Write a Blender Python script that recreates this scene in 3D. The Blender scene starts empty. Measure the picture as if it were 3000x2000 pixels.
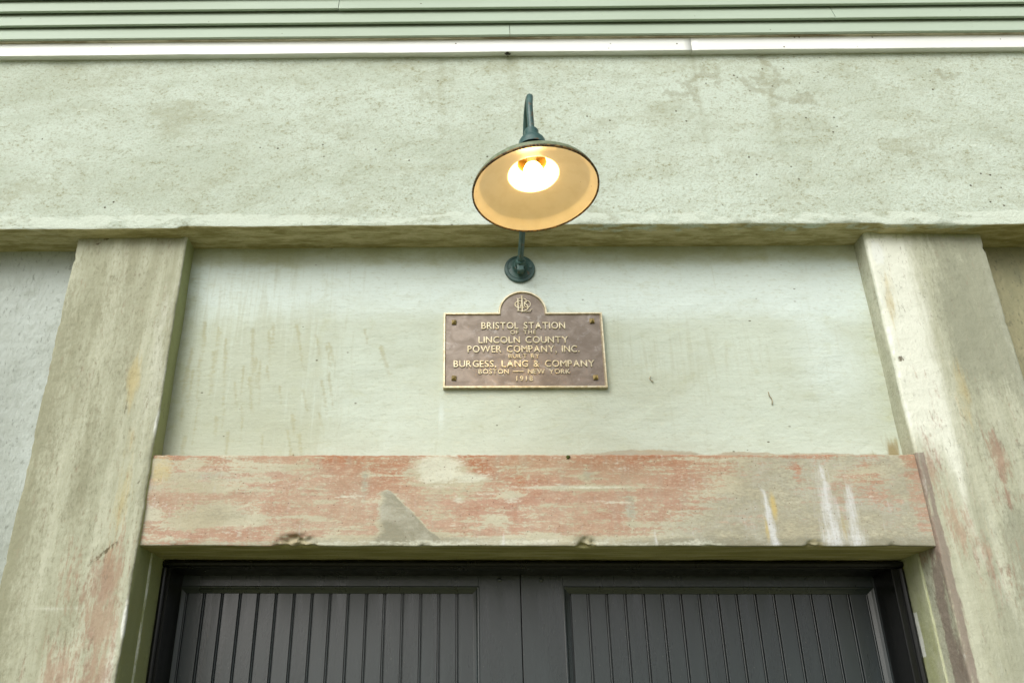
import bpy, bmesh, math, random
from mathutils import Vector, Matrix, noise as mnoise
R = math.radians
random.seed(7)
SC = bpy.context.scene
COL = SC.collection

# ------------------------------------------------------------------ camera
cam_d = bpy.data.cameras.new('camera')
cam = bpy.data.objects.new('camera', cam_d); COL.objects.link(cam)
cam_d.sensor_width = 36.0
cam_d.lens = 30.07
cam_d.shift_x = 0.0593
cam_d.clip_start = 0.05
cam_d.clip_end = 2000
rot = Matrix(((0.99985462, 0.00323046, 0.01674233),
              (0.01650072, -0.43077948, -0.90230636),
              (0.00429739, 0.90245144, -0.43077016)))
cam.matrix_world = Matrix.Translation((0, -2.6, 1.6)) @ rot.to_4x4()
SC.camera = cam

# ------------------------------------------------------------------ sky, sun, exposure
SUN_EL, SUN_AZ = 39.0, -31.0          # light comes from the front left, high, through cloud
W = bpy.data.worlds.new('World'); SC.world = W; W.use_nodes = True
wn = W.node_tree.nodes; wl = W.node_tree.links
for n in list(wn): wn.remove(n)
sky = wn.new('ShaderNodeTexSky'); sky.sky_type = 'NISHITA'; sky.sun_disc = False
sky.sun_elevation = R(SUN_EL); sky.sun_rotation = R(180 - SUN_AZ)
sky.air_density = 1.0; sky.dust_density = 4.0; sky.ozone_density = 1.0
hs = wn.new('ShaderNodeHueSaturation'); hs.inputs['Saturation'].default_value = 0.34
bg = wn.new('ShaderNodeBackground'); bg.inputs['Strength'].default_value = 0.11
wo = wn.new('ShaderNodeOutputWorld')
wl.new(sky.outputs[0], hs.inputs['Color']); wl.new(hs.outputs[0], bg.inputs[0]); wl.new(bg.outputs[0], wo.inputs[0])

sd = bpy.data.lights.new('sun', 'SUN'); sd.energy = 1.5; sd.angle = R(42); sd.color = (1.0, 0.985, 0.915)
sun = bpy.data.objects.new('sun', sd); COL.objects.link(sun)
sdir = Vector((math.sin(R(SUN_AZ)) * math.cos(R(SUN_EL)), -math.cos(R(SUN_AZ)) * math.cos(R(SUN_EL)), math.sin(R(SUN_EL))))
sun.rotation_euler = sdir.to_track_quat('Z', 'Y').to_euler()
sun.location = (-4, -8, 9)

SC.view_settings.view_transform = 'Standard'
SC.view_settings.look = 'None'
SC.view_settings.gamma = 1.0
SC.view_settings.exposure = 0.48
SC.view_settings.use_curve_mapping = False
SC.cycles.max_bounces = 8; SC.cycles.diffuse_bounces = 4; SC.cycles.glossy_bounces = 3; SC.cycles.transmission_bounces = 2

# ------------------------------------------------------------------ helpers: noise, math
def ns(x, y, z): return mnoise.noise((x, y, z))
def fb(x, y, z, o=3):
    s = 0; a = 1; t = 0
    for i in range(o):
        s += a * mnoise.noise((x, y, z)); t += a; a *= .5; x *= 2.03; y *= 2.03; z *= 2.03
    return s / t
def sst(a, b, x):
    t = min(1, max(0, (x - a) / (b - a))); return t * t * (3 - 2 * t)
def blob(x, z, cx, cz, rx, rz, v=1.0, ang=0):
    dx, dz = x - cx, z - cz
    if ang:
        c, s = math.cos(R(ang)), math.sin(R(ang)); dx, dz = dx * c + dz * s, -dx * s + dz * c
    q = (dx / rx) ** 2 + (dz / rz) ** 2
    return v * math.exp(-q) if q < 6 else 0.0
def box(x, z, x0, x1, z0, z1, sx=.02, sz=.02, v=1.0):
    return v * sst(x0 - sx, x0 + sx, x) * (1 - sst(x1 - sx, x1 + sx, x)) * sst(z0 - sz, z0 + sz, z) * (1 - sst(z1 - sz, z1 + sz, z))

# ------------------------------------------------------------------ helpers: nodes
class NT:
    def __init__(s, name):
        s.m = bpy.data.materials.new(name); s.m.use_nodes = True
        s.t = s.m.node_tree; s.N = s.t.nodes; s.L = s.t.links
        for n in list(s.N): s.N.remove(n)
        s.out = s.N.new('ShaderNodeOutputMaterial'); s.b = s.N.new('ShaderNodeBsdfPrincipled')
        s.L.new(s.b.outputs[0], s.out.inputs[0])
        s.pos = s.N.new('ShaderNodeNewGeometry').outputs['Position']
    def lk(s, v, sock):
        if isinstance(v, bpy.types.NodeSocket): s.L.new(v, sock)
        elif isinstance(v, (tuple, list)) and sock.type == 'RGBA' and len(v) == 3: sock.default_value = (*v, 1)
        else: sock.default_value = v
    def math(s, op, a, b=0.0, c=0.0, clamp=False):
        n = s.N.new('ShaderNodeMath'); n.operation = op; n.use_clamp = clamp
        s.lk(a, n.inputs[0]); s.lk(b, n.inputs[1]); s.lk(c, n.inputs[2]); return n.outputs[0]
    def noise(s, scale=1.0, vec=(1, 1, 1), detail=4.0, rough=.55, dist=0.0, off=(0, 0, 0), rotz=0):
        mp = s.N.new('ShaderNodeMapping'); mp.inputs['Scale'].default_value = vec; mp.inputs['Location'].default_value = off
        mp.inputs['Rotation'].default_value = (0, R(rotz), 0)
        s.L.new(s.pos, mp.inputs['Vector'])
        n = s.N.new('ShaderNodeTexNoise'); s.L.new(mp.outputs[0], n.inputs['Vector'])
        n.inputs['Scale'].default_value = scale; n.inputs['Detail'].default_value = detail
        n.inputs['Roughness'].default_value = rough; n.inputs['Distortion'].default_value = dist
        return n.outputs[0]
    def voro(s, scale, vec=(1, 1, 1), feature='F1', rnd=1.0):
        mp = s.N.new('ShaderNodeMapping'); mp.inputs['Scale'].default_value = vec
        s.L.new(s.pos, mp.inputs['Vector'])
        n = s.N.new('ShaderNodeTexVoronoi'); n.feature = feature; s.L.new(mp.outputs[0], n.inputs['Vector'])
        n.inputs['Scale'].default_value = scale; n.inputs['Randomness'].default_value = rnd
        return n.outputs[0]
    def sstep(s, v, a, b):
        n = s.N.new('ShaderNodeMapRange'); n.interpolation_type = 'SMOOTHSTEP'
        s.lk(v, n.inputs[0]); n.inputs[1].default_value = a; n.inputs[2].default_value = b
        n.inputs[3].default_value = 0; n.inputs[4].default_value = 1; return n.outputs[0]
    def rng(s, v, a, b, c, d):
        n = s.N.new('ShaderNodeMapRange'); s.lk(v, n.inputs[0])
        for i, q in enumerate((a, b, c, d)): n.inputs[i + 1].default_value = q
        return n.outputs[0]
    def mix(s, f, a, b):
        n = s.N.new('ShaderNodeMix'); n.data_type = 'RGBA'
        s.lk(f, n.inputs[0]); s.lk(a, n.inputs[6]); s.lk(b, n.inputs[7]); return n.outputs[2]
    def attr(s, name):
        n = s.N.new('ShaderNodeAttribute'); n.attribute_name = name
        sp = s.N.new('ShaderNodeSeparateColor'); s.L.new(n.outputs['Color'], sp.inputs[0])
        return [sp.outputs[0], sp.outputs[1], sp.outputs[2], n.outputs['Alpha']]
    def bump(s, h, dist, strength=1.0, prev=None):
        n = s.N.new('ShaderNodeBump'); n.inputs['Distance'].default_value = dist; n.inputs['Strength'].default_value = strength
        s.lk(h, n.inputs['Height'])
        if prev is not None: s.L.new(prev, n.inputs['Normal'])
        return n.outputs[0]
    def fin(s, col, rough=.85, normal=None, metallic=0.0, spec=None, **kw):
        s.lk(col, s.b.inputs['Base Color']); s.lk(rough, s.b.inputs['Roughness']); s.lk(metallic, s.b.inputs['Metallic'])
        if spec is not None: s.b.inputs['Specular IOR Level'].default_value = spec
        if normal is not None: s.L.new(normal, s.b.inputs['Normal'])
        for k, v in kw.items(): s.lk(v, s.b.inputs[k])
        return s.m

def layer(t, col, mask, lcol, n, amp=2.0, soft=.12, op=1.0):
    """put colour lcol over col where mask, broken up by noise n, passes one half"""
    v = t.math('ADD', mask, t.math('MULTIPLY', t.math('SUBTRACT', n, .5), amp))
    f = t.sstep(v, .5 - soft, .5 + soft)
    if op != 1.0: f = t.math('MULTIPLY', f, op)
    return t.mix(f, col, lcol)

# ------------------------------------------------------------------ helpers: objects
def obj(name, verts, faces, mat=None, parent=None, smooth=False):
    me = bpy.data.meshes.new(name); me.from_pydata(verts, [], faces); me.update()
    return obj_me(name, me, mat, parent, smooth)
def obj_me(name, me, mat=None, parent=None, smooth=False):
    if mat is not None and not me.materials: me.materials.append(mat)
    if smooth: me.shade_smooth()
    o = bpy.data.objects.new(name, me); COL.objects.link(o)
    if parent is not None: o.parent = parent
    return o
def obj_bm(name, bm, mat=None, parent=None, smooth=False):
    me = bpy.data.meshes.new(name); bm.normal_update(); bm.to_mesh(me); bm.free()
    return obj_me(name, me, mat, parent, smooth)
def empty(name, loc=(0, 0, 0)):
    o = bpy.data.objects.new(name, None); COL.objects.link(o); o.location = loc; o.empty_display_size = .1
    return o
def tag(o, label, cat=None, group=None, kind=None):
    o['label'] = label
    if cat: o['category'] = cat
    if group: o['group'] = group
    if kind: o['kind'] = kind
    return o
def bm_box(bm, x0, x1, y0, y1, z0, z1, bev=0.0):
    g = bmesh.ops.create_cube(bm, size=1.0)
    for v in g['verts']:
        v.co = Vector(((x0 + x1) / 2 + v.co.x * (x1 - x0), (y0 + y1) / 2 + v.co.y * (y1 - y0), (z0 + z1) / 2 + v.co.z * (z1 - z0)))
    if bev:
        es = list({e for v in g['verts'] for e in v.link_edges})
        bmesh.ops.bevel(bm, geom=es, offset=bev, segments=2, profile=.7, affect='EDGES')
def box_obj(name, x0, x1, y0, y1, z0, z1, mat, parent=None, bev=0.002):
    bm = bmesh.new(); bm_box(bm, x0, x1, y0, y1, z0, z1, bev)
    return obj_bm(name, bm, mat, parent)
def rounded(corners, step):
    """corners: (u, v, radius); closed polyline with arcs at corners and edges cut every step"""
    n = len(corners); pts = []
    for i in range(n):
        p0 = Vector(corners[i - 1][:2]); p = Vector(corners[i][:2]); p1 = Vector(corners[(i + 1) % n][:2]); r = corners[i][2]
        a = (p0 - p).normalized(); b = (p1 - p).normalized()
        if r <= 0: pts.append([p]); continue
        pts.append([p + a * r * (1 - t) ** 2 + b * r * t ** 2 for t in (0, .25, .5, .75, 1)])
    out = []
    for i in range(n):
        out += pts[i]
        a = pts[i][-1]; b = pts[(i + 1) % n][0]; L = (b - a).length
        k = max(1, int(L / step)) if L < 1.3 else max(1, int(L / .03))
        out += [a.lerp(b, j / k) for j in range(1, k)]
    return out
def tvals(segs):
    out = [segs[0][0]]
    for a, b, st in segs:
        k = max(1, int(round((b - a) / st)))
        out += [a + (b - a) * (j + 1) / k for j in range(k)]
    return out
def extrude(name, prof, ts, to3, mat, parent, disp=None, masks=None):
    n = len(prof); V = []; F = []
    for t in ts:
        for p in prof:
            q = Vector(to3(p.x, p.y, t)); V.append(q)
    for i in range(len(ts) - 1):
        for j in range(n):
            a = i * n + j; b = i * n + (j + 1) % n
            F.append((a, b, b + n, a + n))
    F.append(tuple(range(n))[::-1]); F.append(tuple(range((len(ts) - 1) * n, len(ts) * n)))
    base = [v.copy() for v in V]
    if disp: V = [disp(v) for v in V]
    me = bpy.data.meshes.new(name); me.from_pydata(V, [], F); me.update()
    if masks:
        for k, fn in masks.items():
            at = me.attributes.new(k, 'FLOAT_COLOR', 'POINT')
            buf = []
            for v in base: buf += fn(v)
            at.data.foreach_set('color', buf)
    bm = bmesh.new(); bm.from_mesh(me); bmesh.ops.recalc_face_normals(bm, faces=bm.faces); bm.to_mesh(me); bm.free()
    return obj_me(name, me, mat, parent, True)
def wob(v, a1=.0016, a2=.0006, s1=6, s2=30):
    return Vector((v.x + a1 * ns(v.x * s1, v.y * s1, v.z * s1 + 9) , v.y + a1 * ns(v.x * s1, v.y * s1 + 31, v.z * s1) + a2 * ns(v.x * s2, v.y * s2, v.z * s2),
                   v.z + a1 * ns(v.x * s1 + 17, v.y * s1, v.z * s1) + a2 * ns(v.x * s2 + 5, v.y * s2, v.z * s2)))
def chip(v, q, cx, cy, cz, rx, r, d):
    """bite out of an edge that runs along x at (cy, cz)"""
    w = max(0, 1 - abs(v.x - cx) / rx) * max(0, 1 - math.hypot(v.y - cy, v.z - cz) / r)
    if w > 0:
        w = min(1, w * 2.2) * (.75 + .9 * ns(v.x * 60, v.y * 60, v.z * 60))
        q.y += d * w; q.z += d * .8 * w
    return q

# ------------------------------------------------------------------ materials
def plaster_bump(t, grain, gscale=95, brush=0.0, vec=(1, 1, 1), coarse=.004):
    h1 = t.noise(gscale, vec, 5, .6)
    h2 = t.noise(14, (1, 1, 1.6), 3, .5)
    n = t.bump(h2, coarse, 1.0)
    n = t.bump(h1, grain, 1.0, n)
    if brush:
        h3 = t.noise(34, (.2, 1, 2.4), 5, .65, .5)
        n = t.bump(h3, brush, 1.0, n)
    return n

def mat_frieze():
    t = NT('rough_pale_stucco'); a = t.attr('mask')
    big = t.noise(2.2, (1, 1, 2.2), 5, .6, .4); mid = t.noise(9, (1, 1, 1.8), 5, .65, .3); fine = t.noise(75, (1, 1, 1.4), 4, .65)
    col = t.mix(t.sstep(big, .32, .66), (.455, .515, .43), (.55, .625, .55))
    col = t.mix(t.math('MULTIPLY', t.sstep(mid, .46, .70), .34), col, (.355, .37, .265))
    gr2 = t.noise(130, (1, 1, 1.2), 3, .7)
    col = t.mix(t.math('MULTIPLY', t.sstep(gr2, .50, .66), .5), col, (.33, .345, .235))
    pits = t.math('MULTIPLY', t.sstep(fine, .54, .66), t.rng(mid, .3, .62, .15, .8))
    col = t.mix(pits, col, (.27, .27, .165))
    specks = t.math('MULTIPLY', t.sstep(t.voro(26), .13, .06), t.sstep(t.noise(5, detail=1), .58, .64))
    col = t.mix(specks, col, (.07, .06, .035))
    n2 = t.noise(38, (.35, 1, 1), 4, .6)
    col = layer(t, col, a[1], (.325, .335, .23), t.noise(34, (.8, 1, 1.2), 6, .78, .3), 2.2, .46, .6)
    col = layer(t, col, a[2], (.60, .665, .58), n2, 2.2, .14, .85)
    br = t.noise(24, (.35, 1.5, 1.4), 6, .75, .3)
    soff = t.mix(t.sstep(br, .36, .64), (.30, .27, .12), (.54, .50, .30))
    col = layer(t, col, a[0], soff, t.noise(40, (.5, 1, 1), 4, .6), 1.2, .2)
    col = layer(t, col, a[3], (.30, .305, .215), t.noise(52, detail=5, rough=.75), 3.2, .34, .55)
    return t.fin(col, .92, plaster_bump(t, .0030, 120, coarse=.0022), spec=.25)

def mat_panel():
    t = NT('smooth_painted_plaster'); a = t.attr('mask')
    big = t.noise(1.7, (1, 1, 1.3), 4, .55, .5); mid = t.noise(7, (.8, 1, 1.5), 5, .6, .4); brush = t.noise(38, (.18, 1, 2.0), 6, .7, .5)
    col = t.mix(t.sstep(big, .33, .66), (.455, .50, .41), (.52, .585, .51))
    col = layer(t, col, a[2], (.61, .70, .675), mid, 1.0, .45, .85)
    col = t.mix(t.math('MULTIPLY', t.sstep(mid, .52, .75), .30), col, (.42, .45, .33))
    col = t.mix(t.math('MULTIPLY', t.sstep(brush, .52, .72), .22), col, (.44, .455, .34))
    scr = t.noise(26, (2.4, 1, .16), 4, .6, .4, rotz=-14)
    col = layer(t, col, a[1], (.37, .375, .25), scr, 2.2, .34, .34)
    g3 = t.noise(95, (.5, 1, 1.3), 4, .65)
    col = t.mix(t.math('MULTIPLY', t.sstep(g3, .52, .68), .28), col, (.36, .385, .29))
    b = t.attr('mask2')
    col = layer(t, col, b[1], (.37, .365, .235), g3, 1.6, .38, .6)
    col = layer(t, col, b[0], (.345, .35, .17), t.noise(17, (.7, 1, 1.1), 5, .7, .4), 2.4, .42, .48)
    flecks = t.math('MULTIPLY', t.sstep(t.voro(30, (.7, 1, 1.2)), .12, .06), t.sstep(t.noise(3.3, detail=2, off=(4, 0, 2)), .55, .62))
    col = t.mix(flecks, col, (.10, .09, .05))
    rag = t.noise(24, (.5, 1, 1), 5, .65, .4)
    grey = t.mix(t.noise(9, detail=3), (.33, .345, .30), (.46, .39, .26))
    col = layer(t, col, a[0], grey, rag, 1.4, .10)
    col = layer(t, col, a[3], (.23, .16, .04), t.noise(22, (2.2, 1, .35), 4, .6), 1.6, .3, .75)
    return t.fin(col, .8, plaster_bump(t, .0016, 75, .0012, coarse=.004), spec=.3)

def mat_rough_side(name, c1, c2, c3):
    t = NT(name)
    big = t.noise(2.5, (1, 1, .8), 5, .6, .4); mid = t.noise(11, (1.5, 1, .7), 5, .65); fine = t.noise(70, (1.4, 1, .7), 4, .65)
    col = t.mix(t.sstep(big, .3, .68), c1, c2)
    col = t.mix(t.math('MULTIPLY', t.sstep(mid, .48, .72), .4), col, c3)
    col = t.mix(t.math('MULTIPLY', t.sstep(fine, .56, .7), .5), col, tuple(q * .6 for q in c3))
    return t.fin(col, .92, plaster_bump(t, .0045, 55, vec=(1.4, 1, .7), coarse=.006), spec=.25)

def mat_pilaster(name, c1, c2, grey):
    t = NT(name); a = t.attr('mask'); b = t.attr('mask2')
    stv = (3.0, 1, .22)
    st = t.noise(7, stv, 6, .62, .35); st2 = t.noise(26, (3, 1, .35), 5, .65, .2); mid = t.noise(10, (1.5, 1, .6), 5, .65)
    fine = t.noise(80, (1.6, 1, .62), 5, .7)
    col = t.mix(t.sstep(st, .33, .66), c1, c2)
    col = t.mix(t.math('MULTIPLY', t.sstep(mid, .5, .74), .35), col, grey)
    gr = t.math('ADD', t.math('MULTIPLY', mid, .5), t.math('MULTIPLY', st2, .5))
    st3 = t.noise(4.5, (2.6, 1, .30), 5, .6, .6, off=(2, 0, 5))
    col = t.mix(t.math('MULTIPLY', t.sstep(st3, .47, .66), .62), col, tuple(q * 1.08 for q in grey))
    col = layer(t, col, a[3], (.70, .725, .635), gr, 2.2, .5, .92)
    col = layer(t, col, a[1], grey, t.math('ADD', t.math('MULTIPLY', gr, .55), t.math('MULTIPLY', fine, .45)), 3.0, .42, .78)
    col = layer(t, col, a[2], (.48, .39, .175), gr, 2.2, .3, .55)
    rn = t.math('ADD', t.math('MULTIPLY', st2, .6), t.math('MULTIPLY', fine, .4))
    pink = t.mix(t.sstep(mid, .4, .62), (.36, .235, .165), (.30, .16, .115))
    col = layer(t, col, a[0], pink, rn, 3.4, .32, .62)
    col = layer(t, col, b[0], (.20, .15, .13), rn, 1.8, .2, .75)          # purplish brown run on the corner
    col = layer(t, col, b[1], (.33, .37, .175), gr, 1.0, .3, .85)         # olive tint on the returns, their shade put into the colour
    col = layer(t, col, b[2], (.70, .73, .68), rn, 1.2, .15)              # bare white flakes along corners
    col = layer(t, col, b[3], (.085, .065, .03), fine, 1.2, .18, .85)        # cracks and nicks
    pits = t.math('MULTIPLY', t.sstep(fine, .53, .70), t.rng(mid, .4, .65, .04, .5))
    col = t.mix(pits, col, tuple(q * .62 for q in grey))
    return t.fin(col, .9, plaster_bump(t, .0022, 90, vec=(1.2, 1, .8), coarse=.004), spec=.25)

def mat_lintel():
    t = NT('worn_red_painted_concrete'); a = t.attr('mask'); b = t.attr('mask2')
    hz = t.noise(30, (.16, 1, 2.0), 6, .68, .3); mid = t.noise(11, (.8, 1, 1.2), 6, .68, .35); fine = t.noise(120, (.6, 1, 1.3), 4, .6)
    big = t.noise(4, (1, 1, 1), 3, .5)
    cream = t.mix(t.sstep(big, .35, .65), (.415, .385, .275), (.485, .47, .36))
    grey = t.mix(t.sstep(mid, .38, .64), (.24, .235, .175), (.375, .375, .31))
    gr = t.math('ADD', t.math('MULTIPLY', mid, .6), t.math('MULTIPLY', fine, .4))
    cream = t.mix(t.math('MULTIPLY', t.sstep(hz, .5, .68), .55), cream, (.56, .55, .43))
    col = layer(t, cream, a[1], grey, gr, 2.6, .42, .9)
    rn = t.math('ADD', t.math('ADD', t.math('MULTIPLY', hz, .42), t.math('MULTIPLY', mid, .30)), t.math('MULTIPLY', fine, .28))
    red = t.mix(t.sstep(mid, .36, .66), (.415, .265, .20), (.365, .195, .13))
    red = t.mix(t.math('MULTIPLY', b[3], .8), red, (.325, .115, .045))
    rw = t.mix(t.math('MULTIPLY', t.sstep(fine, .50, .62), .42), red, (.52, .40, .29))
    rw = t.mix(t.math('MULTIPLY', t.sstep(t.noise(16, (1.6, 1, .5), 5, .7, off=(9, 4, 1)), .50, .70), .45), rw, (.36, .32, .255))
    v = t.math('ADD', a[0], t.math('MULTIPLY', t.math('SUBTRACT', rn, .5), 7.5))
    thin = t.rng(t.noise(6, (.7, 1, 1.3), 4, .6, .3, off=(5, 2, 7)), .35, .65, .60, .96)
    col = t.mix(t.math('MULTIPLY', t.sstep(v, .22, .74), thin), col, rw)
    col = layer(t, col, a[2], (.57, .59, .49), rn, 4.5, .3, .85)          # scoured pale patch
    col = layer(t, col, b[2], (.56, .43, .14), gr, 1.2, .3, .7)
    col = layer(t, col, a[3], (.62, .645, .655), t.math('ADD', t.math('MULTIPLY', gr, .5), t.math('MULTIPLY', t.noise(45, (2.5, 1, .3), 4, .65), .5)), 2.6, .46, .80)           # lime runs
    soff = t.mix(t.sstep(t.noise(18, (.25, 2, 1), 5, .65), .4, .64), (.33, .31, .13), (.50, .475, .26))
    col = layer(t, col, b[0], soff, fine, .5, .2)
    col = layer(t, col, b[1], (.40, .37, .24), fine, 2.4, .2, .85)
    g5 = t.noise(150, (.8, 1, 1), 3, .7)
    col = t.mix(t.math('MULTIPLY', t.sstep(g5, .52, .68), .34), col, (.27, .22, .15))
    dots = t.math('MULTIPLY', t.sstep(t.voro(42), .11, .05), .7)
    col = t.mix(dots, col, (.14, .09, .055))
    return t.fin(col, .88, plaster_bump(t, .0012, 90, .0010, coarse=.004), spec=.28)

def mat_siding():
    t = NT('pale_green_clapboard_paint')
    grain = t.noise(30, (.045, 1, 2.6), 6, .65, .5); big = t.noise(1.6, (1, 1, 3), 3)
    col = t.mix(t.sstep(big, .35, .65), (.36, .435, .345), (.39, .47, .38))
    col = t.mix(t.math('MULTIPLY', t.sstep(grain, .5, .7), .16), col, (.30, .35, .24))
    sp = t.math('MULTIPLY', t.sstep(t.voro(22), .10, .05), t.sstep(t.noise(6, detail=1), .55, .6))
    col = t.mix(sp, col, (.10, .09, .05))
    return t.fin(col, .6, t.bump(grain, .0011), spec=.4)
def mat_white():
    t = NT('white_trim_paint')
    n = t.noise(14, (.2, 1, 1.5), 5, .6); col = t.mix(t.sstep(n, .4, .8), (.84, .86, .85), (.78, .81, .78))
    sp = t.math('MULTIPLY', t.sstep(t.voro(24), .10, .05), t.sstep(t.noise(5, detail=1, off=(3, 1, 1)), .53, .6))
    col = t.mix(sp, col, (.10, .085, .05))
    return t.fin(col, .5, t.bump(t.noise(40, (.2, 1, 1), 4), .0006), spec=.45)
def mat_starter():
    t = NT('dirty_cream_wood')
    n = t.noise(18, (.3, 1, 1), 5, .65); col = t.mix(t.sstep(n, .38, .62), (.26, .22, .13), (.58, .55, .42))
    return t.fin(col, .8)
def mat_door(name, c, rough=.33, spec=.5):
    t = NT(name)
    n = t.noise(9, (2, 2, .25), 4, .6); fine = t.noise(160, (1, 1, .5), 4, .6)
    col = t.mix(t.sstep(n, .35, .7), c, tuple(q * 1.25 for q in c))
    dust = t.math('MULTIPLY', t.sstep(t.voro(34), .075, .03), .6)
    col = t.mix(dust, col, (.16, .16, .14))
    nm = t.bump(fine, .00028); nm = t.bump(n, .0006, 1.0, nm)
    return t.fin(col, t.rng(n, .3, .7, rough - .05, rough + .1), nm, spec=spec)
def mat_bronze():
    t = NT('weathered_bronze')
    n = t.noise(16, (1, 1, 1.4), 5, .62, .8); m2 = t.noise(60, detail=4)
    col = t.mix(t.sstep(n, .36, .68), (.175, .145, .118), (.25, .212, .178))
    col = t.mix(t.math('MULTIPLY', t.sstep(t.noise(22, (1, 1, 1.3), 5, .6, 1.2, off=(3, 3, 3)), .56, .72), .5), col, (.38, .36, .34))
    return t.fin(col, t.rng(n, .3, .7, .52, .36), t.bump(m2, .0004), metallic=.75)
def mat_brass():
    t = NT('rubbed_brass')
    n = t.noise(70, detail=4); col = t.mix(t.sstep(n, .35, .65), (.52, .45, .29), (.72, .66, .48))
    return t.fin(col, t.rng(n, .3, .7, .42, .28), None, metallic=.8)
def mat_green_enamel():
    t = NT('weathered_green_enamel')
    n = t.noise(22, detail=5, rough=.65); m2 = t.noise(90, detail=4)
    col = t.mix(t.sstep(n, .36, .64), (.028, .078, .072), (.062, .125, .118))
    col = t.mix(t.math('MULTIPLY', t.sstep(t.noise(46, detail=5, off=(7, 2, 4)), .60, .70), .8), col, (.13, .075, .03))
    return t.fin(col, t.rng(n, .3, .7, .5, .35), t.bump(m2, .0005), spec=.5)
def mat_lichen_enamel():
    t = NT('faded_green_enamel')
    n = t.noise(60, detail=5, rough=.65)
    col = t.mix(t.sstep(n, .38, .62), (.12, .155, .085), (.20, .235, .15))
    return t.fin(col, .6, t.bump(n, .0006))
def mat_white_enamel():
    t = NT('white_enamel')
    n = t.noise(30, detail=4); col = t.mix(t.sstep(n, .4, .7), (.76, .73, .65), (.72, .685, .59))
    dots = t.math('MULTIPLY', t.sstep(t.voro(38), .07, .035), t.sstep(t.noise(11, detail=1), .5, .58))
    col = t.mix(dots, col, (.06, .04, .02))
    return t.fin(col, .32, spec=.5)
def mat_rust():
    t = NT('rusty_rim'); n = t.noise(140, detail=4)
    return t.fin(t.mix(t.sstep(n, .42, .6), (.045, .028, .012), (.19, .115, .03)), .8, t.bump(n, .001))
def mat_plain(name, c, rough=.6, metallic=0, var=.25, sc=40):
    t = NT(name); n = t.noise(sc, detail=4)
    return t.fin(t.mix(t.sstep(n, .35, .65), c, tuple(q * (1 - var) for q in c)), rough, t.bump(n, .0006), metallic=metallic)
def mat_bulb():
    t = NT('lit_bulb_glass')
    sp = t.N.new('ShaderNodeSeparateXYZ'); t.L.new(t.pos, sp.inputs[0])
    st = t.math('ADD', t.math('MULTIPLY', t.sstep(sp.outputs[2], 3.124, 3.108), 42.0), 0.5)
    return t.fin((.40, .26, .07), .25, **{'Emission Color': (1.0, .62, .23), 'Emission Strength': st})
def mat_grass():
    t = NT('thin_grass_and_gravel'); n = t.noise(3, detail=6, rough=.7); m2 = t.noise(60, detail=4)
    col = t.mix(t.sstep(n, .35, .65), (.15, .165, .05), (.27, .255, .13))
    return t.fin(col, .9, t.bump(m2, .03))

M_FRIEZE = mat_frieze(); M_PANEL = mat_panel()
M_SIDE_L = mat_rough_side('rough_grey_stucco', (.35, .385, .345), (.46, .51, .485), (.25, .27, .22))
M_SIDE_R = mat_rough_side('rough_olive_stucco', (.25, .25, .155), (.36, .335, .21), (.17, .175, .12))
M_PIL_L = mat_pilaster('tan_streaked_plaster', (.36, .37, .27), (.475, .49, .38), (.25, .25, .165))
M_PIL_R = mat_pilaster('pale_streaked_plaster', (.40, .41, .305), (.505, .52, .41), (.26, .27, .20))
M_LINTEL = mat_lintel(); M_SIDING = mat_siding(); M_WHITE = mat_white(); M_STARTER = mat_starter()
M_DOOR = mat_door('dark_grey_door_paint', (.020, .029, .032), .27, .9); M_FRAME = mat_door('black_frame_paint', (.0045, .005, .0052), .30, .42)
M_BRONZE = mat_bronze(); M_BRASS = mat_brass(); M_GREEN = mat_green_enamel(); M_LICHEN = mat_lichen_enamel()
M_ENAMEL = mat_white_enamel(); M_RUST = mat_rust(); M_BULB = mat_bulb(); M_GRASS = mat_grass()
M_SOCKET = mat_plain('amber_brass', (.34, .21, .045), .45)
M_BOLT = mat_plain('aged_brass_bolt', (.42, .33, .14), .42, .75)
M_MOSS = mat_plain('moss', (.085, .11, .015), .95, 0, .5, 200)
M_HUSK = mat_plain('dark_insect', (.03, .025, .015), .6)

# ------------------------------------------------------------------ ground
g = obj('ground', [(-250, -400, 0), (250, -400, 0), (250, 60, 0), (-250, 60, 0)], [(0, 1, 2, 3)], M_GRASS)
tag(g, 'thin grass and gravel in front of the building', kind='structure')

# ------------------------------------------------------------------ building
B = empty('building')
tag(B, 'old pale stucco building with green clapboards above and dark double doors', 'building')
XL, XR = -.968, 1.370          # bay between the pilasters
Z_FR = 3.204                   # underside of the frieze
XS = tvals([(-4.6, -2.0, .06), (-2.0, 2.3, .011), (2.3, 5.0, .06)])

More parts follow.
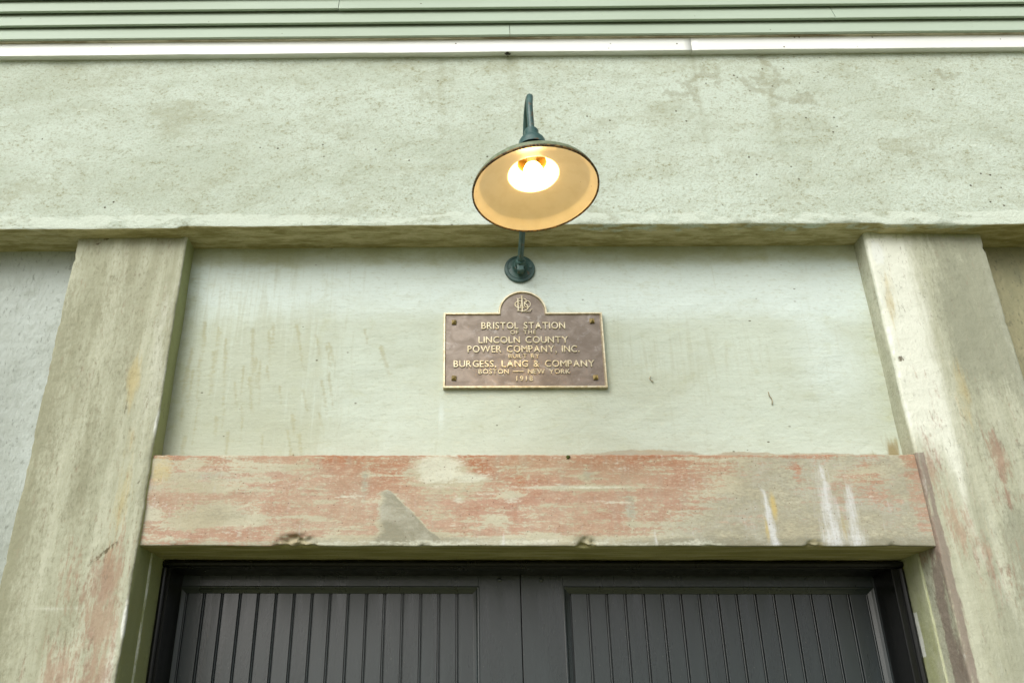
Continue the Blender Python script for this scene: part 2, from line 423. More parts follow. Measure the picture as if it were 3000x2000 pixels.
# frieze: the broad stucco band
DRIP = [(-.085, .030), (-.045, .012), (.19, .035), (1.12, .02), (.86, .012)]
CRACKS = []
def crack(x, z, ang, n, st=.02, br=.25):
    pts = [(x, z)]
    for i in range(n):
        ang += random.uniform(-50, 50); x += st * math.cos(R(ang)); z += st * math.sin(R(ang)); pts.append((x, z))
        if random.random() < br and n > 4: crack(x, z, ang + random.choice((-80, 80)), n // 3, st, .1)
    CRACKS.append(pts)
random.seed(11)
crack(1.11, 3.955, -75, 11); crack(1.15, 3.86, -20, 5); crack(.92, 3.86, -150, 7); crack(.93, 3.82, 10, 4); crack(.85, 3.80, -80, 6)
crack(1.04, 3.82, -70, 4); crack(1.26, 3.79, -60, 6); crack(1.75, 3.88, -70, 5)
CSEG = [(a, b) for c in CRACKS for a, b in zip(c, c[1:])]
def crackm(x, z, w=.011):
    m = 0
    for (ax, az), (bx, bz) in CSEG:
        if abs(x - ax) > .06 or abs(z - az) > .06: continue
        ux, uz = bx - ax, bz - az; L = ux * ux + uz * uz
        t = min(1, max(0, ((x - ax) * ux + (z - az) * uz) / L))
        d = math.hypot(x - ax - t * ux, z - az - t * uz); m = max(m, 1 - d / w * .55)
    return max(0, m)
def m_frieze(v):
    x, y, z = v
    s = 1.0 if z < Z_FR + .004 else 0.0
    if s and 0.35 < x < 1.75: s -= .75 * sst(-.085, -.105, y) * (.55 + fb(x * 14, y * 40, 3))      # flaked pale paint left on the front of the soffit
    if s and x < -1.0 and y < -.05: s -= .35 * sst(-1.8, -1.5, x) * (.5 + fb(x * 20, y * 20, 1))
    d = 0
    for cx, w in DRIP: d = max(d, blob(x, 0, cx + .01 * ns(z * 4, cx, 0), 0, w, 1) * (.35 + .65 * sst(3.4, 3.95, z + .25 * ns(cx * 9, 0, 0))) * .72)
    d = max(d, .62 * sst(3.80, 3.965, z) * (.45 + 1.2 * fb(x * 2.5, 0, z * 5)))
    d = max(d, .62 * sst(.05, .5, fb(x * 3.4 + 4, 7, z * 7.5)))
    d += blob(x, z, -.95, 3.70, .30, .05, .3) + blob(x, z, -1.45, 3.85, .25, .06, .3) + blob(x, z, -1.5, 3.36, .3, .04, .3) + blob(x, z, 1.15, 3.62, .25, .03, .35) + blob(x, z, .12, 3.93, .06, .04, .5)
    w = 0
    if Z_FR < z < 3.32 and y < -.1: w = box(x, z, -4, 5, 3.205, 3.262 + .012 * ns(x * 1.5, 0, 0), .01, .006) * (.62 + .5 * ns(x * 2.3, 5, 0))
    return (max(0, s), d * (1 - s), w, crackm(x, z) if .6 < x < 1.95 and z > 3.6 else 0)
def d_frieze(v):
    q = wob(v, .0022, .0008)
    if v.z < Z_FR + .03:
        k = sst(XL - .022, XL - .005, v.x) * (1 - sst(XR + .03, XR + .055, v.x)); q.z += .007 * k
        q.z += .0022 * ns(v.x * 3.1, 2, 0)
        for cx in (-.96, 1.35): q = chip(v, q, cx, -.14, Z_FR, .02, .02, .006)
        for cx, rx in ((.42, .06), (.95, .05), (1.28, .09), (1.62, .05), (-1.2, .04)): q = chip(v, q, cx, -.14, Z_FR, rx, .012, .004)
    return q
prof = rounded([(-.14, Z_FR, .008), (.16, Z_FR, 0), (.16, 4.02, 0), (-.14, 4.02, .004)], .011)
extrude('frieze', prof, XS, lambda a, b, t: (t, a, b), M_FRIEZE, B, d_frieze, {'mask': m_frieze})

# recessed plaster panel above the door
def m_panel(v):
    x, y, z = v
    g = 1.0 * sst(2.462, 2.428, z) * (sst(.15, .40, x) * (1 - sst(1.35, 1.5, x)) * (.70 + .8 * ns(x * 6, 0, 3)) + .22)
    g += blob(x, z, .58, 2.452, .20, .014, .5) + blob(x, z, .86, 2.445, .06, .012, .4) + blob(x, z, 1.1, 2.44, .16, .008, .4)
    s = 1.15 * sst(-.25, -.65, x) * (1 - .75 * sst(2.7, 3.08, z)) * (.72 + .5 * ns(x * 4, 0, z * 3)) + blob(x, z, -.62, 2.86, .14, .10, .3)
    s += blob(x, z, .75, 2.78, .35, .12, .35)
    bl = .8 * sst(2.86, 3.03, z) * (1 - sst(3.12, 3.17, z)) + blob(x, z, 1.2, 2.8, .14, .3, .6) + blob(x, z, .5, 3.0, .5, .1, .3) + blob(x, z, -.08, 2.58, .01, .05, .6)
    r = blob(x, z, 1.345, 2.45, .025, .055, .85) + blob(x, z, 1.28, 2.43, .02, .03, .5) + blob(x, z, -.55, 2.445, .02, .012, .4)
    return (g, max(0, s), bl, r)
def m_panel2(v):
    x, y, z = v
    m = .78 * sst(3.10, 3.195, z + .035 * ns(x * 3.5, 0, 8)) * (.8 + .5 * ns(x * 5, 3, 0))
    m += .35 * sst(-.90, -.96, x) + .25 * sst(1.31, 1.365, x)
    sc = 0
    for (ax, az, bx, bz, w) in SCR:
        ux, uz = bx - ax, bz - az; t = min(1, max(0, ((x - ax) * ux + (z - az) * uz) / (ux * ux + uz * uz)))
        d = math.hypot(x - ax - t * ux, z - az - t * uz)
        if d < w * 2: sc = max(sc, math.exp(-(d / w) ** 2) * (1 - .5 * t))
    return (m, sc, 0, 0)
rs = random.Random(21); SCR = []
for k in range(46):
    x = -.93 + abs(rs.gauss(0, .28)); z = rs.uniform(2.5, 2.93); L = rs.uniform(.05, .16); a = R(-90 + 14 * (x + .95) / .5 + rs.uniform(-4, 4))
    SCR.append((x, z, x + L * math.cos(a), z + L * math.sin(a), rs.uniform(.004, .008)))
PX = tvals([(-1.02, 1.42, .008)])
prof = rounded([(0, 2.30, 0), (.12, 2.30, 0), (.12, 3.34, 0), (0, 3.34, 0)], .009)
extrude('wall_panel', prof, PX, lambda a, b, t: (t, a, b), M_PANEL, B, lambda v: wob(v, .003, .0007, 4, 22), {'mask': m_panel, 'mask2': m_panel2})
for o, xa, xb, mt, lb in (('wall_panel', -4.55, -1.30, M_SIDE_L, 'rough pale grey stucco left of the tan pilaster'), ('wall_panel', 1.71, 4.95, M_SIDE_R, 'olive stained stucco right of the pale pilaster')):
    xs = tvals([(xa, -2.3, .06), (-2.3, xb, .015)]) if xa < 0 else tvals([(xa, 2.5, .015), (2.5, xb, .06)])
    prof = rounded([(.004, -.05, 0), (.12, -.05, 0), (.12, 3.34, 0), (.004, 3.34, 0)], .012)
    w = extrude(o, prof, xs, lambda a, b, t: (t, a, b), mt, B, lambda v: wob(v, .003, .0012, 5, 26)); w['label'] = lb

# pilasters
def m_pil_l(v):
    x, y, z = v
    if x > XL - .004 and y > -.075: return (0, 0, 0, 0)
    zz = z
    r = box(x, z, -1.16, -.95, 1.5, 2.12, .06, .08, .13) + blob(x, z, -1.05, 2.035, .045, .07, .62) + blob(x, z, -1.04, 1.92, .05, .06, .72) + blob(x, z, -1.14, 1.80, .05, .07, .68) + blob(x, z, -1.155, 2.06, .03, .09, .45) + blob(x, z, -1.02, 2.12, .04, .09, .4) + blob(x, z, -1.03, 1.80, .04, .08, .5) + box(x, z, -1.2, -.95, 0, 1.75, .08, .1, .45)
    g = .24 + sst(-1.22, -1.345, x) * (.80 - .25 * sst(2.7, 3.1, z)) * (.8 + .9 * ns(z * 3.1, 1, 0)) + blob(x, z, -1.17, 2.35, .035, .28, .45) + blob(x, z, -1.20, 2.95, .06, .15, .32) + blob(x, z, -1.13, 1.95, .05, .08, .45) + blob(x, z, -1.1, 2.75, .03, .2, .3)
    yl = blob(x, z, -1.066, 2.68, .02, .11, .85) + blob(x, z, -1.04, 2.3, .03, .25, .5)
    w = blob(x, z, -1.0, 2.78, .03, .3, .42) + blob(x, z, -1.16, 1.96, .07, .006, .6) + blob(x, z, -.99, 1.8, .02, .12, .5)
    return (r, max(0, g), yl, w)
def m_pil_l2(v):
    x, y, z = v
    o = 1.0 if (x > XL - .006 and y > -.077) else 0.0
    wh = 0
    if abs(x - XL) < .012 and y < -.07: wh = .32 + .75 * ns(z * 7, 3, 3)
    ck = blob(x, z, -1.06, 2.12 + (x + 1.06) * .9, .055, .009, .75) + blob(x, z, -1.075, 2.60, .008, .08, .5) + blob(x, z, -1.0, 2.325, .006, .012, .9) + blob(x, z, -1.27, 3.185 + .03 * ns(x * 30, 0, 0), .07, .004, .8)
    return (0, o, max(0, wh), ck)
def m_pil_r(v):
    x, y, z = v
    r = blob(x, z, 1.615, 2.40, .030, .075, .95) + blob(x, z, 1.60, 2.27, .045, .04, .45) + blob(x, z, 1.41, 2.38, .03, .11, .55) + blob(x, z, 1.44, 2.19, .05, .09, .6) + blob(x, z, 1.52, 2.06, .06, .10, .5) + blob(x, z, 1.68, 2.1, .06, .1, .42) + blob(x, z, 1.48, 2.60, .02, .05, .38) + blob(x, z, 1.455, 2.51, .02, .03, .4)
    r += .5 * (abs(x - XR) < .003) * box(0, z, -1, 1, 2.1, 2.42)
    g = sst(1.50, 1.62, x) * (.30 + .55 * sst(2.55, 2.75, z) + .75 * ns(x * 9, 2, z * 2.2)) + blob(x, z, 1.64, 2.86, .07, .17, .38) + blob(x, z, 1.60, 2.12, .05, .1, .45) + blob(x, z, 1.62, 1.95, .1, .1, .4) + .34 * sst(2.3, 2.1, z) * sst(1.44, 1.6, x)
    yl = blob(x, z, 1.56, 2.62, .03, .12, .5) + blob(x, z, 1.41, 3.0, .02, .1, .5) + blob(x, z, 1.395, 2.85, .012, .12, .5) + blob(x, z, 1.52, 2.2, .02, .2, .3)
    w = 1.25 * sst(1.56, 1.44, x) * sst(2.30, 2.62, z) * (y < -.07) + blob(x, z, 1.48, 2.35, .02, .25, .65) + blob(x, z, 1.75, 2.9, .015, .4, .7) + blob(x, z, 1.53, 2.0, .02, .2, .4)
    if y > -.07 and x < 1.5: g += .42; w = .15
    return (max(0, r), max(0, g), yl, max(0, w))
def m_pil_r2(v):
    x, y, z = v
    p = 0
    if x < XR + .02 and z < 2.15: p = .85 * sst(.035, -.02, y) * (.75 + .6 * ns(z * 5, y * 20, 0))
    if x < XR + .02 and 2.14 < z < 2.43 and y < -.05: p = .7
    p += blob(x, z, 1.385, 2.0, .02, .12, .5) if y < -.07 else 0
    wh = 0
    if abs(x - XR) < .012 and y < -.07: wh = .30 + .8 * ns(z * 8, 1, 3)
    if y < -.07: wh = max(wh, blob(x, z, 1.40, 3.13, .03, .06, .9))
    ck = blob(x, z, 1.392, 2.735, .010, .012, 1.0) + blob(x, z, 1.56, 3.185 + .006 * ns(x * 40, 0, 0), .12, .008, .0)
    o = (.45 * sst(3.187, 3.19, z + .008 * ns(x * 28, 0, 0)) if y < -.07 else 0)
    return (p, o, max(0, wh), ck)
PZ = tvals([(-.05, 1.6, .05), (1.6, 3.25, .010)])
for nm, xa, xb, mt, m1, m2, lb in (('pilaster', -1.352, XL, M_PIL_L, m_pil_l, m_pil_l2, 'tan streaked pilaster left of the door with pink stains'), ('pilaster', XR, 1.765, M_PIL_R, m_pil_r, m_pil_r2, 'whitish pilaster right of the door with a red patch')):
    prof = rounded([(xa, -.083, .007), (xb, -.083, .007), (xb, .32, 0), (xa, .32, 0)], .011)
    ex = xb if xa < 0 else xa
    def dp(v, ex=ex, xa=xa, xb=xb):
        q = wob(v, .002, .0009, 7, 28)
        for e, s in ((xa, 1), (xb, -1)):
            d = math.hypot(v.x - e, v.y + .083)
            if d < .02: k = (1 - d / .02) * max(0, ns(v.z * 11, e * 7, 0) + .6 * ns(v.z * 37, e * 3, 1) - .12); q.x += s * .010 * k; q.y += .008 * k
        return q
    p = extrude(nm, prof, PZ, lambda a, b, t: (a, b, t), mt, B, dp, {'mask': m1, 'mask2': m2}); p['label'] = lb
# plastered door jambs, a little proud of the pilaster returns
def m_j(v): return (0, 0, 0, 0)
def m_jl(v): return (0, 1.0, .5 if abs(v.y - .035) < .01 and ns(v.z * 4, 0, 0) > -.1 else 0, 0)
def m_jr(v): return (.25 * sst(.07, .04, v.y), .55, .0 + (.7 if v.y > .115 and ns(v.z * 6, 0, 0) > .1 else 0), 0)
def m_jr1(v): return (0, .3, .25, 0)
JZ = tvals([(-.05, 1.6, .05), (1.6, 2.20, .010)])
for xa, xb, mt, m1, m2 in ((XL - .06, XL + .006, M_PIL_L, m_j, m_jl), (XR - .006, XR + .06, M_PIL_R, m_jr1, m_jr)):
    prof = rounded([(xa, .035, .003), (xb, .035, .003), (xb, .30, 0), (xa, .30, 0)], .011)
    extrude('door_jamb', prof, JZ, lambda a, b, t: (a, b, t), mt, B, lambda v: wob(v, .0016, .0006), {'mask': m1, 'mask2': m2})

# lintel beam with worn red paint
Z_L0, Z_L1, Y_L = 2.143, 2.421, -.068
def tri(x, z):
    # grey cement patch: apex (-.228, 2.305), base down to the lower edge
    l = sst(-.285, -.228, x - .02 * (z - 2.15) + .01 * ns(z * 30, 0, 0)); h = 2.312 - max(0, (x + .232)) * .98 + .005 * ns(x * 40, 7, 0)
    return l * sst(h + .004, h - .006, z) * (1 - sst(-.08, .0, x))
def m_lin(v):
    x, y, z = v
    if y > Y_L + .012 and z < 2.16: return (0, 0, 0, 0)
    zz = (z - Z_L0) / (Z_L1 - Z_L0)
    red = .80 * sst(-.72, -.38, x) * (1 - sst(.50, .86, x + .35 * (.55 - zz)))
    red += .40 * (1 - sst(-.6, -.45, x))
    red -= blob(x, z, -.80, 2.345, .14, .035, .38) + blob(x, z, -.74, 2.225, .17, .033, .5) + blob(x, z, -.95, 2.37, .03, .05, .5) + blob(x, z, -.95, 2.24, .03, .04, .4)
    red += blob(x, z, -.80, 2.285, .20, .012, .62) + blob(x, z, -.78, 2.175, .10, .016, .5) + blob(x, z, -.60, 2.165, .12, .014, .3)
    red += blob(x, z, .55, 2.30, .16, .03, .35) + blob(x, z, .62, 2.25, .10, .03, .2) + blob(x, z, .35, 2.385, .15, .02, .25)
    red -= blob(x, z, -.08, 2.372, .075, .052, 1.0) + blob(x, z, .02, 2.345, .05, .015, .6) + blob(x, z, .36, 2.318, .20, .008, .9) + blob(x, z, .30, 2.372, .09, .02, .3)
    red -= blob(x, z, -.308, 2.34, .012, .06, .6) + blob(x, z, .09, 2.215, .03, .02, .5) + blob(x, z, .0, 2.21, .03, .02, .5) + blob(x, z, .12, 2.30, .03, .02, .4) + blob(x, z, .49, 2.25, .02, .06, .8) + blob(x, z, .37, 2.355, .02, .03, .5)
    red -= tri(x, z) * 1.6
    red -= .9 * sst(2.185, 2.160, z + .014 * ns(x * 7, 0, 0)) * sst(-.52, -.42, x)
    red += .30 * sst(2.405, 2.418, z) * (.9 + 1.0 * ns(x * 12, 0, 7))
    red += blob(x, z, 1.0, 2.375, .022, .05, .55) + blob(x, z, 1.02, 2.33, .04, .02, .35) + blob(x, z, 1.23, 2.335, .06, .03, .5) + blob(x, z, 1.25, 2.29, .09, .03, .42) + blob(x, z, 1.11, 2.31, .03, .03, .4) + blob(x, z, 1.12, 2.24, .010, .06, .45) + box(x, z, 1.325, 1.40, 2.12, 2.43, .012, .02, .62) + blob(x, z, 1.22, 2.39, .05, .02, .35)
    red += .3 * sst(.6, .9, x) * sst(2.40, 2.42, z)
    grey = tri(x, z) * 1.15 + blob(x, z, .15, 2.25, .02, .06, .5) + blob(x, z, -.42, 2.2, .05, .03, .3) + .62 * sst(.52, .85, x + .3 * (.5 - zz)) + blob(x, z, -.74, 2.24, .10, .035, .5) + blob(x, z, -.80, 2.355, .12, .02, .45) + blob(x, z, -.308, 2.33, .014, .07, .7) + blob(x, z, .49, 2.26, .022, .06, .8) + blob(x, z, .37, 2.36, .02, .03, .6) + .55 * sst(2.175, 2.15, z) + blob(x, z, -.12, 2.165, .16, .012, .5)
    grey -= blob(x, z, 1.18, 2.36, .09, .03, .5) + blob(x, z, .74, 2.33, .06, .03, .4)
    pale = blob(x, z, -.085, 2.372, .075, .055, 1.1) + blob(x, z, .025, 2.345, .06, .014, .75) + blob(x, z, .36, 2.318, .22, .006, .85) + blob(x, z, -.02, 2.283, .022, .012, .8) + blob(x, z, .06, 2.30, .07, .006, .6) + .5 * sst(2.172, 2.152, z) * sst(-.52, -.4, x) * (1 - sst(.7, .9, x))
    pale += blob(x, z, .45, 2.272, .06, .006, .6) + blob(x, z, -.36, 2.29, .05, .01, .45) + blob(x, z, .14, 2.285, .03, .014, .6)
    e = 0
    # lime runs: narrow at the top, wider at the foot
    for tx, tz, bx, w0, w1, s in ((.893, 2.315, .907, .004, .016, 1.1), (1.080, 2.385, 1.082, .010, .038, .78), (1.150, 2.325, 1.145, .008, .026, .82), (.556, 2.19, .560, .003, .006, .8), (.115, 2.20, .108, .002, .006, .6)):
        if z < tz + .03:
            k = min(1, max(0, (tz - z) / (tz - Z_L0))); cx = tx + (bx - tx) * k + .003 * ns(z * 50, tx * 9, 0); w = w0 + (w1 - w0) * k
            e = max(e, s * .92 * math.exp(-(abs(x - cx) / w) ** 1.5) * sst(tz + .012, tz - .012, z))
    return (red, max(0, grey), pale, e)
def m_lin2(v):
    x, y, z = v
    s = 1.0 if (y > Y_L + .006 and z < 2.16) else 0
    ch = 0
    for cx, rx in ((-.505, .065), (.353, .04), (1.02, .04)):
        ch = max(ch, (1 - abs(x - cx) / rx) * (1 - math.hypot(y - Y_L, z - Z_L0) / .028) * 1.6 if abs(x - cx) < rx and z < 2.18 else 0)
    yl = blob(x, z, .918, 2.26, .012, .055, .85) + blob(x, z, .888, 2.19, .008, .05, .7) + blob(x, z, 1.115, 2.20, .010, .06, .5) + box(x, z, -.97, -.90, 2.33, 2.43, .02, .03, .4)
    dp = sst(2.36, 2.42, z) * .75 + .45 * sst(2.27, 2.37, z) * sst(-.5, -.3, x) + blob(x, z, .165, 2.34, .012, .04, .9) + blob(x, z, .05, 2.385, .10, .02, .5) + blob(x, z, -.2, 2.35, .2, .05, .3)
    return (s, max(0, ch), yl, min(1, dp))
def d_lin(v):
    q = wob(v, .0018, .0006, 7, 30)
    for cx, rx, r, d in ((-.505, .07, .034, .017), (.353, .035, .030, .015), (1.02, .035, .02, .008), (1.25, .02, .012, .004), (-.12, .02, .012, .004), (-.85, .03, .01, .003), (.72, .03, .010, .003)):
        q = chip(v, q, cx, Y_L, Z_L0, rx, r, d)
    if v.z > Z_L1 - .012 and v.y < Y_L + .012: q.z += .002 * ns(v.x * 60, 0, 0); q.y += .002 * ns(v.x * 45, 4, 0)
    return q
prof = rounded([(Y_L, Z_L0, .004), (.30, Z_L0, 0), (.30, Z_L1, 0), (Y_L, Z_L1, .004)], .0065)
extrude('lintel', prof, tvals([(XL - .015, XR + .015, .0065)]), lambda a, b, t: (t, a, b), M_LINTEL, B, d_lin, {'mask': m_lin, 'mask2': m_lin2})

# white water-table boards and the dirty strip above them
random.seed(3)
def trim_piece(x0, x1):
    prof = rounded([(-.166, 3.966, .002), (-.13, 3.966, 0), (-.13, 4.062, 0), (-.166, 4.062, .001)], .03)
    def dd(v):
        q = v.copy()
        if v.z < 3.98 and v.y < -.15: q.z += .0016 * ns(v.x * 3, 0, 0) + .003 * max(0, ns(v.x * 9, 3, 0) - .15)
        return q
    return extrude('trim_board', prof, tvals([(x0, x1, .03)]), lambda a, b, t: (t, a, b), M_WHITE, B, dd)
for x0, x1 in ((-4.6, -2.85), (-2.848, .850), (.852, 4.5)): trim_piece(x0, x1)
prof = rounded([(-.176, 4.027, .001), (-.160, 4.027, 0), (-.160, 4.06, 0), (-.176, 4.06, .001)], .02)
extrude('starter_strip', prof, tvals([(-4.6, 4.5, .03)]), lambda a, b, t: (t, a, b), M_STARTER, B, lambda v: Vector((v.x, v.y + .001 * ns(v.x * 4, 0, 0), v.z + .0014 * ns(v.x * 6, 1, 0))))

# clapboards
SID = box_obj('siding', -4.6, 4.5, -.155, .16, 4.03, 5.6, M_SIDING, B, 0)
EXPO = .0715
JOINTS = {0: [-3.1, .171, 3.5], 1: [-1.9, 1.402], 2: [-.487, 3.1], 3: [-2.6, 1.0], 4: [-1.2, 2.4]}
for r in range(21):
    z0 = 4.030 + r * EXPO
    js = JOINTS.get(r) or sorted([-4.6 + random.uniform(.5, 3.2) + k * 3.66 for k in range(3)])
    xs = [-4.6] + [j for j in js if j < 4.4] + [4.5]
    for x0, x1 in zip(xs, xs[1:]):
        yb = -.187; z1 = z0 + EXPO + .02
        bx = x0 + .0012; ex = x1 - .0012; n = max(2, int((ex - bx) / .12)); V = []; F = []
        sg = random.uniform(-.0012, .0012)
        for i in range(n + 1):
            x = bx + (ex - bx) * i / n; s = .0013 * ns(x * 1.3, r * 3.1, 0) + sg; u = .0008 * ns(x * 2.1, r, 4)
            ring = [(yb + u, z0 + s + .0015), (yb + .0012 + u, z0 + s), (yb + .0105 + u, z0 + s), (-.1595, z1), (-.1625, z1)]
            V += [(x, a, b) for a, b in ring]
        for i in range(n):
            for j in range(5):
                a = i * 5 + j; b = i * 5 + (j + 1) % 5; F.append((a, a + 5, b + 5, b))
        F.append((4, 3, 2, 1, 0)[::-1]); F.append(tuple(n * 5 + k for k in (4, 3, 2, 1, 0)))
        c = obj('clapboard', V, F, M_SIDING, SID)
        bm = bmesh.new(); bm.from_mesh(c.data); bmesh.ops.recalc_face_normals(bm, faces=bm.faces); bm.to_mesh(c.data); bm.free()

# door frame
FXL, FXR, FZ = -.935, 1.326, 2.117
DF = empty('door_frame'); DF.parent = B
def bead_profile(bm_pts): pass
def frame_bar(name, horizontal, a, b, t0, t1, inward):
    # section: (u across the bar, y); the bead stands on the edge towards the wall
    sec = [(a, .300), (a, .145), (a, .137)]
    for k in range(7):
        an = math.pi * k / 6; sec.append((a + inward * (.009 - .009 * math.cos(an)), .137 - .009 * math.sin(an)))
    sec += [(a + inward * .0195, .139), (b - inward * .002, .139), (b, .141), (b, .300)]
    prof = [Vector(s) for s in sec]
    f = (lambda u, y, t: (t, y, u)) if horizontal else (lambda u, y, t: (u, y, t))
    o = extrude(name, prof, [t0, t1], f, M_FRAME, DF); o.data.shade_flat(); return o
frame_bar('head', True, 2.139, FZ, XL + .007, XR - .007, -1)
frame_bar('side_post', False, XL + .007, FXL, 0, FZ - .001, 1)
frame_bar('side_post', False, XR - .007, FXR, 0, FZ - .001, -1)

# door leaves
def board_mesh(w, z0, z1):
    sec = [(0, .012), (0, .0045), (.0008, .0006), (.0018, 0), (w - .0098, 0), (w - .0093, .0075), (w - .0078, .0075)]
    for k in range(5):
        an = math.pi * k / 4; sec.append((w - .0050 - .0025 * math.cos(an), .0032 - .0026 * math.sin(an)))
    sec += [(w - .0022, .0080), (w - .0003, .0080), (w - .0003, .012)]
    n = len(sec); V = [(u, y, z0) for u, y in sec] + [(u, y, z1) for u, y in sec]
    F = [(j, (j + 1) % n, n + (j + 1) % n, n + j) for j in range(n)] + [tuple(range(n))[::-1], tuple(range(n, 2 * n))]
    me = bpy.data.meshes.new('board'); me.from_pydata(V, [], F); me.update()
    bm = bmesh.new(); bm.from_mesh(me); bmesh.ops.recalc_face_normals(bm, faces=bm.faces); bm.to_mesh(me); bm.free()
    me.materials.append(M_DOOR); return me
def mold(name, p0, p1, out, parent):
    """bevelled panel moulding along p0-p1 (x,z); out = unit vector (x,z) towards the frame member"""
    sec = [(0, .2815), (0, .2785), (.004, .2765), (.011, .2725), (.0155, .2685), (.019, .2675), (.022, .2690), (.022, .2815)]
    V = []; F = []; n = len(sec)
    d = Vector((p1[0] - p0[0], p1[1] - p0[1])).normalized()
    for p, sgn in ((p0, -1), (p1, 1)):
        for u, y in sec:
            V.append((p[0] + out[0] * u + d.x * u * sgn, y, p[1] + out[1] * u + d.y * u * sgn))
    for j in range(n): F.append((j, (j + 1) % n, n + (j + 1) % n, n + j))
    F += [tuple(range(n))[::-1], tuple(range(n, 2 * n))]
    o = obj(name, V, F, M_DOOR, parent)
    bm = bmesh.new(); bm.from_mesh(o.data); bmesh.ops.recalc_face_normals(bm, faces=bm.faces); bm.to_mesh(o.data); bm.free()
    return o
YD = .270
def leaf(x0, x1, px0, px1, gx, pitch, bx, label):
    Lf = box_obj('door_leaf', x0 + .004, x1 - .004, .2945, .312, .02, 2.19, M_DOOR, B, .001); Lf['label'] = label
    zt, zb, zm0, zm1 = 2.062, .16, 1.02, 1.14
    box_obj('stile', x0, px0 - .0205, YD, .2935, .02, 2.20, M_DOOR, Lf, .0012)
    box_obj('stile', px1 + .0205, x1, YD, .2935, .02, 2.20, M_DOOR, Lf, .0012)
    for a, b in ((zt + .0205, 2.20), (zm0, zm1), (.02, zb)):
        box_obj('rail', px0 - .0198, px1 + .0198, YD + .0004, .2930, a, b, M_DOOR, Lf, .0012)
    for a, b in ((zm1 + .02, zt), (zb + .02, zm0 - .02)):
        mold('panel_moulding', (px0, b), (px1, b), (0, 1), Lf); mold('panel_moulding', (px0, a), (px1, a), (0, -1), Lf)
        mold('panel_moulding', (px0, a), (px0, b), (-1, 0), Lf); mold('panel_moulding', (px1, a), (px1, b), (1, 0), Lf)
        me = board_mesh(pitch, a - .012, b + .012)
        x = gx
        while x > px0: x -= pitch
        x -= pitch * 0
        while x < px1:
            w = x + pitch
            m = me
            if w > px1 + .018 or x < px0 - .018:
                lo = max(x, px0 - .017); hi = min(w, px1 + .017)
                if hi - lo > .022:
                    m = board_mesh(hi - lo, a - .012, b + .012)
                else:
                    x += pitch; continue
                xx = lo
            else: xx = x
            o = bpy.data.objects.new('board', m); COL.objects.link(o); o.parent = Lf
            o.location = (xx, .2825 + random.uniform(-.0004, .0004), 0)
            x += pitch
    for zz in (2.104, 1.08):
        bm = bmesh.new(); bmesh.ops.create_uvsphere(bm, u_segments=14, v_segments=8, radius=.0075)
        for v in bm.verts: v.co.y *= .45
        bmesh.ops.translate(bm, verts=bm.verts, vec=(bx, YD, zz)); obj_bm('bolt_head', bm, M_DOOR, Lf, True)
    return Lf
leaf(-1.02, .1752, -.922, .0205, -.863 + .0065, .0593, .109, 'left door leaf of dark grey beaded boards')
leaf(.1785, 1.405, .3345, 1.3005, .334 + .0065, .0602, .245, 'right door leaf of dark grey beaded boards')
box_obj('threshold', XL + .003, XR - .003, .05, .34, -.03, .018, M_SIDE_R, B, .004)['label'] = 'concrete threshold'
box_obj('meeting_strip', .13, .22, .3130, .325, .02, 2.19, M_FRAME, B, .001)

# ------------------------------------------------------------------ plaque
P = empty('plaque', (.194, -.004, 2.80))
tag(P, 'bronze plaque with raised brass lettering below the wall lamp', 'plaque')
X0, X1, Z0, Z1, ACX, AR = -.0745, .463, 2.666, 2.942, .1945, .0825
def outline(w):
    r = AR - w
    pts = [(X0 + w, Z0 + w), (X1 - w, Z0 + w), (X1 - w, Z1 - w), (ACX + r, Z1 - w)]
    pts += [(ACX + r * math.cos(a), Z1 + .001 + r * math.sin(a)) for a in [math.pi * k / 28 for k in range(29)]]
    pts += [(ACX - r, Z1 - w), (X0 + w, Z1 - w)]
    return pts
def loc(o, par=P):
    o.matrix_parent_inverse = Matrix.Translation(par.location).inverted(); return o
def prism(name, rings, mat, parent, cap0=False, cap1=True):
    """rings: list of (outline pts, y)"""
    n = len(rings[0][0]); V = []; F = []
    for pts, y in rings: V += [(x, y, z) for x, z in pts]
    for k in range(len(rings) - 1):
        for j in range(n): F.append((k * n + j, k * n + (j + 1) % n, (k + 1) * n + (j + 1) % n, (k + 1) * n + j))
    if cap0: F.append(tuple(range(n)))
    if cap1: F.append(tuple(range((len(rings) - 1) * n, len(rings) * n)))
    o = obj(name, V, F, mat, parent)
    bm = bmesh.new(); bm.from_mesh(o.data); bmesh.ops.remove_doubles(bm, verts=bm.verts, dist=1e-5); bmesh.ops.recalc_face_normals(bm, faces=bm.faces); bm.to_mesh(o.data); bm.free()
    return o
plate = loc(prism('plate', [(outline(0.003), .012), (outline(.003), -.012)], M_BRONZE, P, True, True))
bo = prism('border', [(outline(0), .004), (outline(0), -.0155), (outline(.0012), -.0175), (outline(.0058), -.0175), (outline(.0085), -.0119), (outline(.0085), -.002), (outline(0), .004)], M_BRASS, P, False, False); loc(bo)
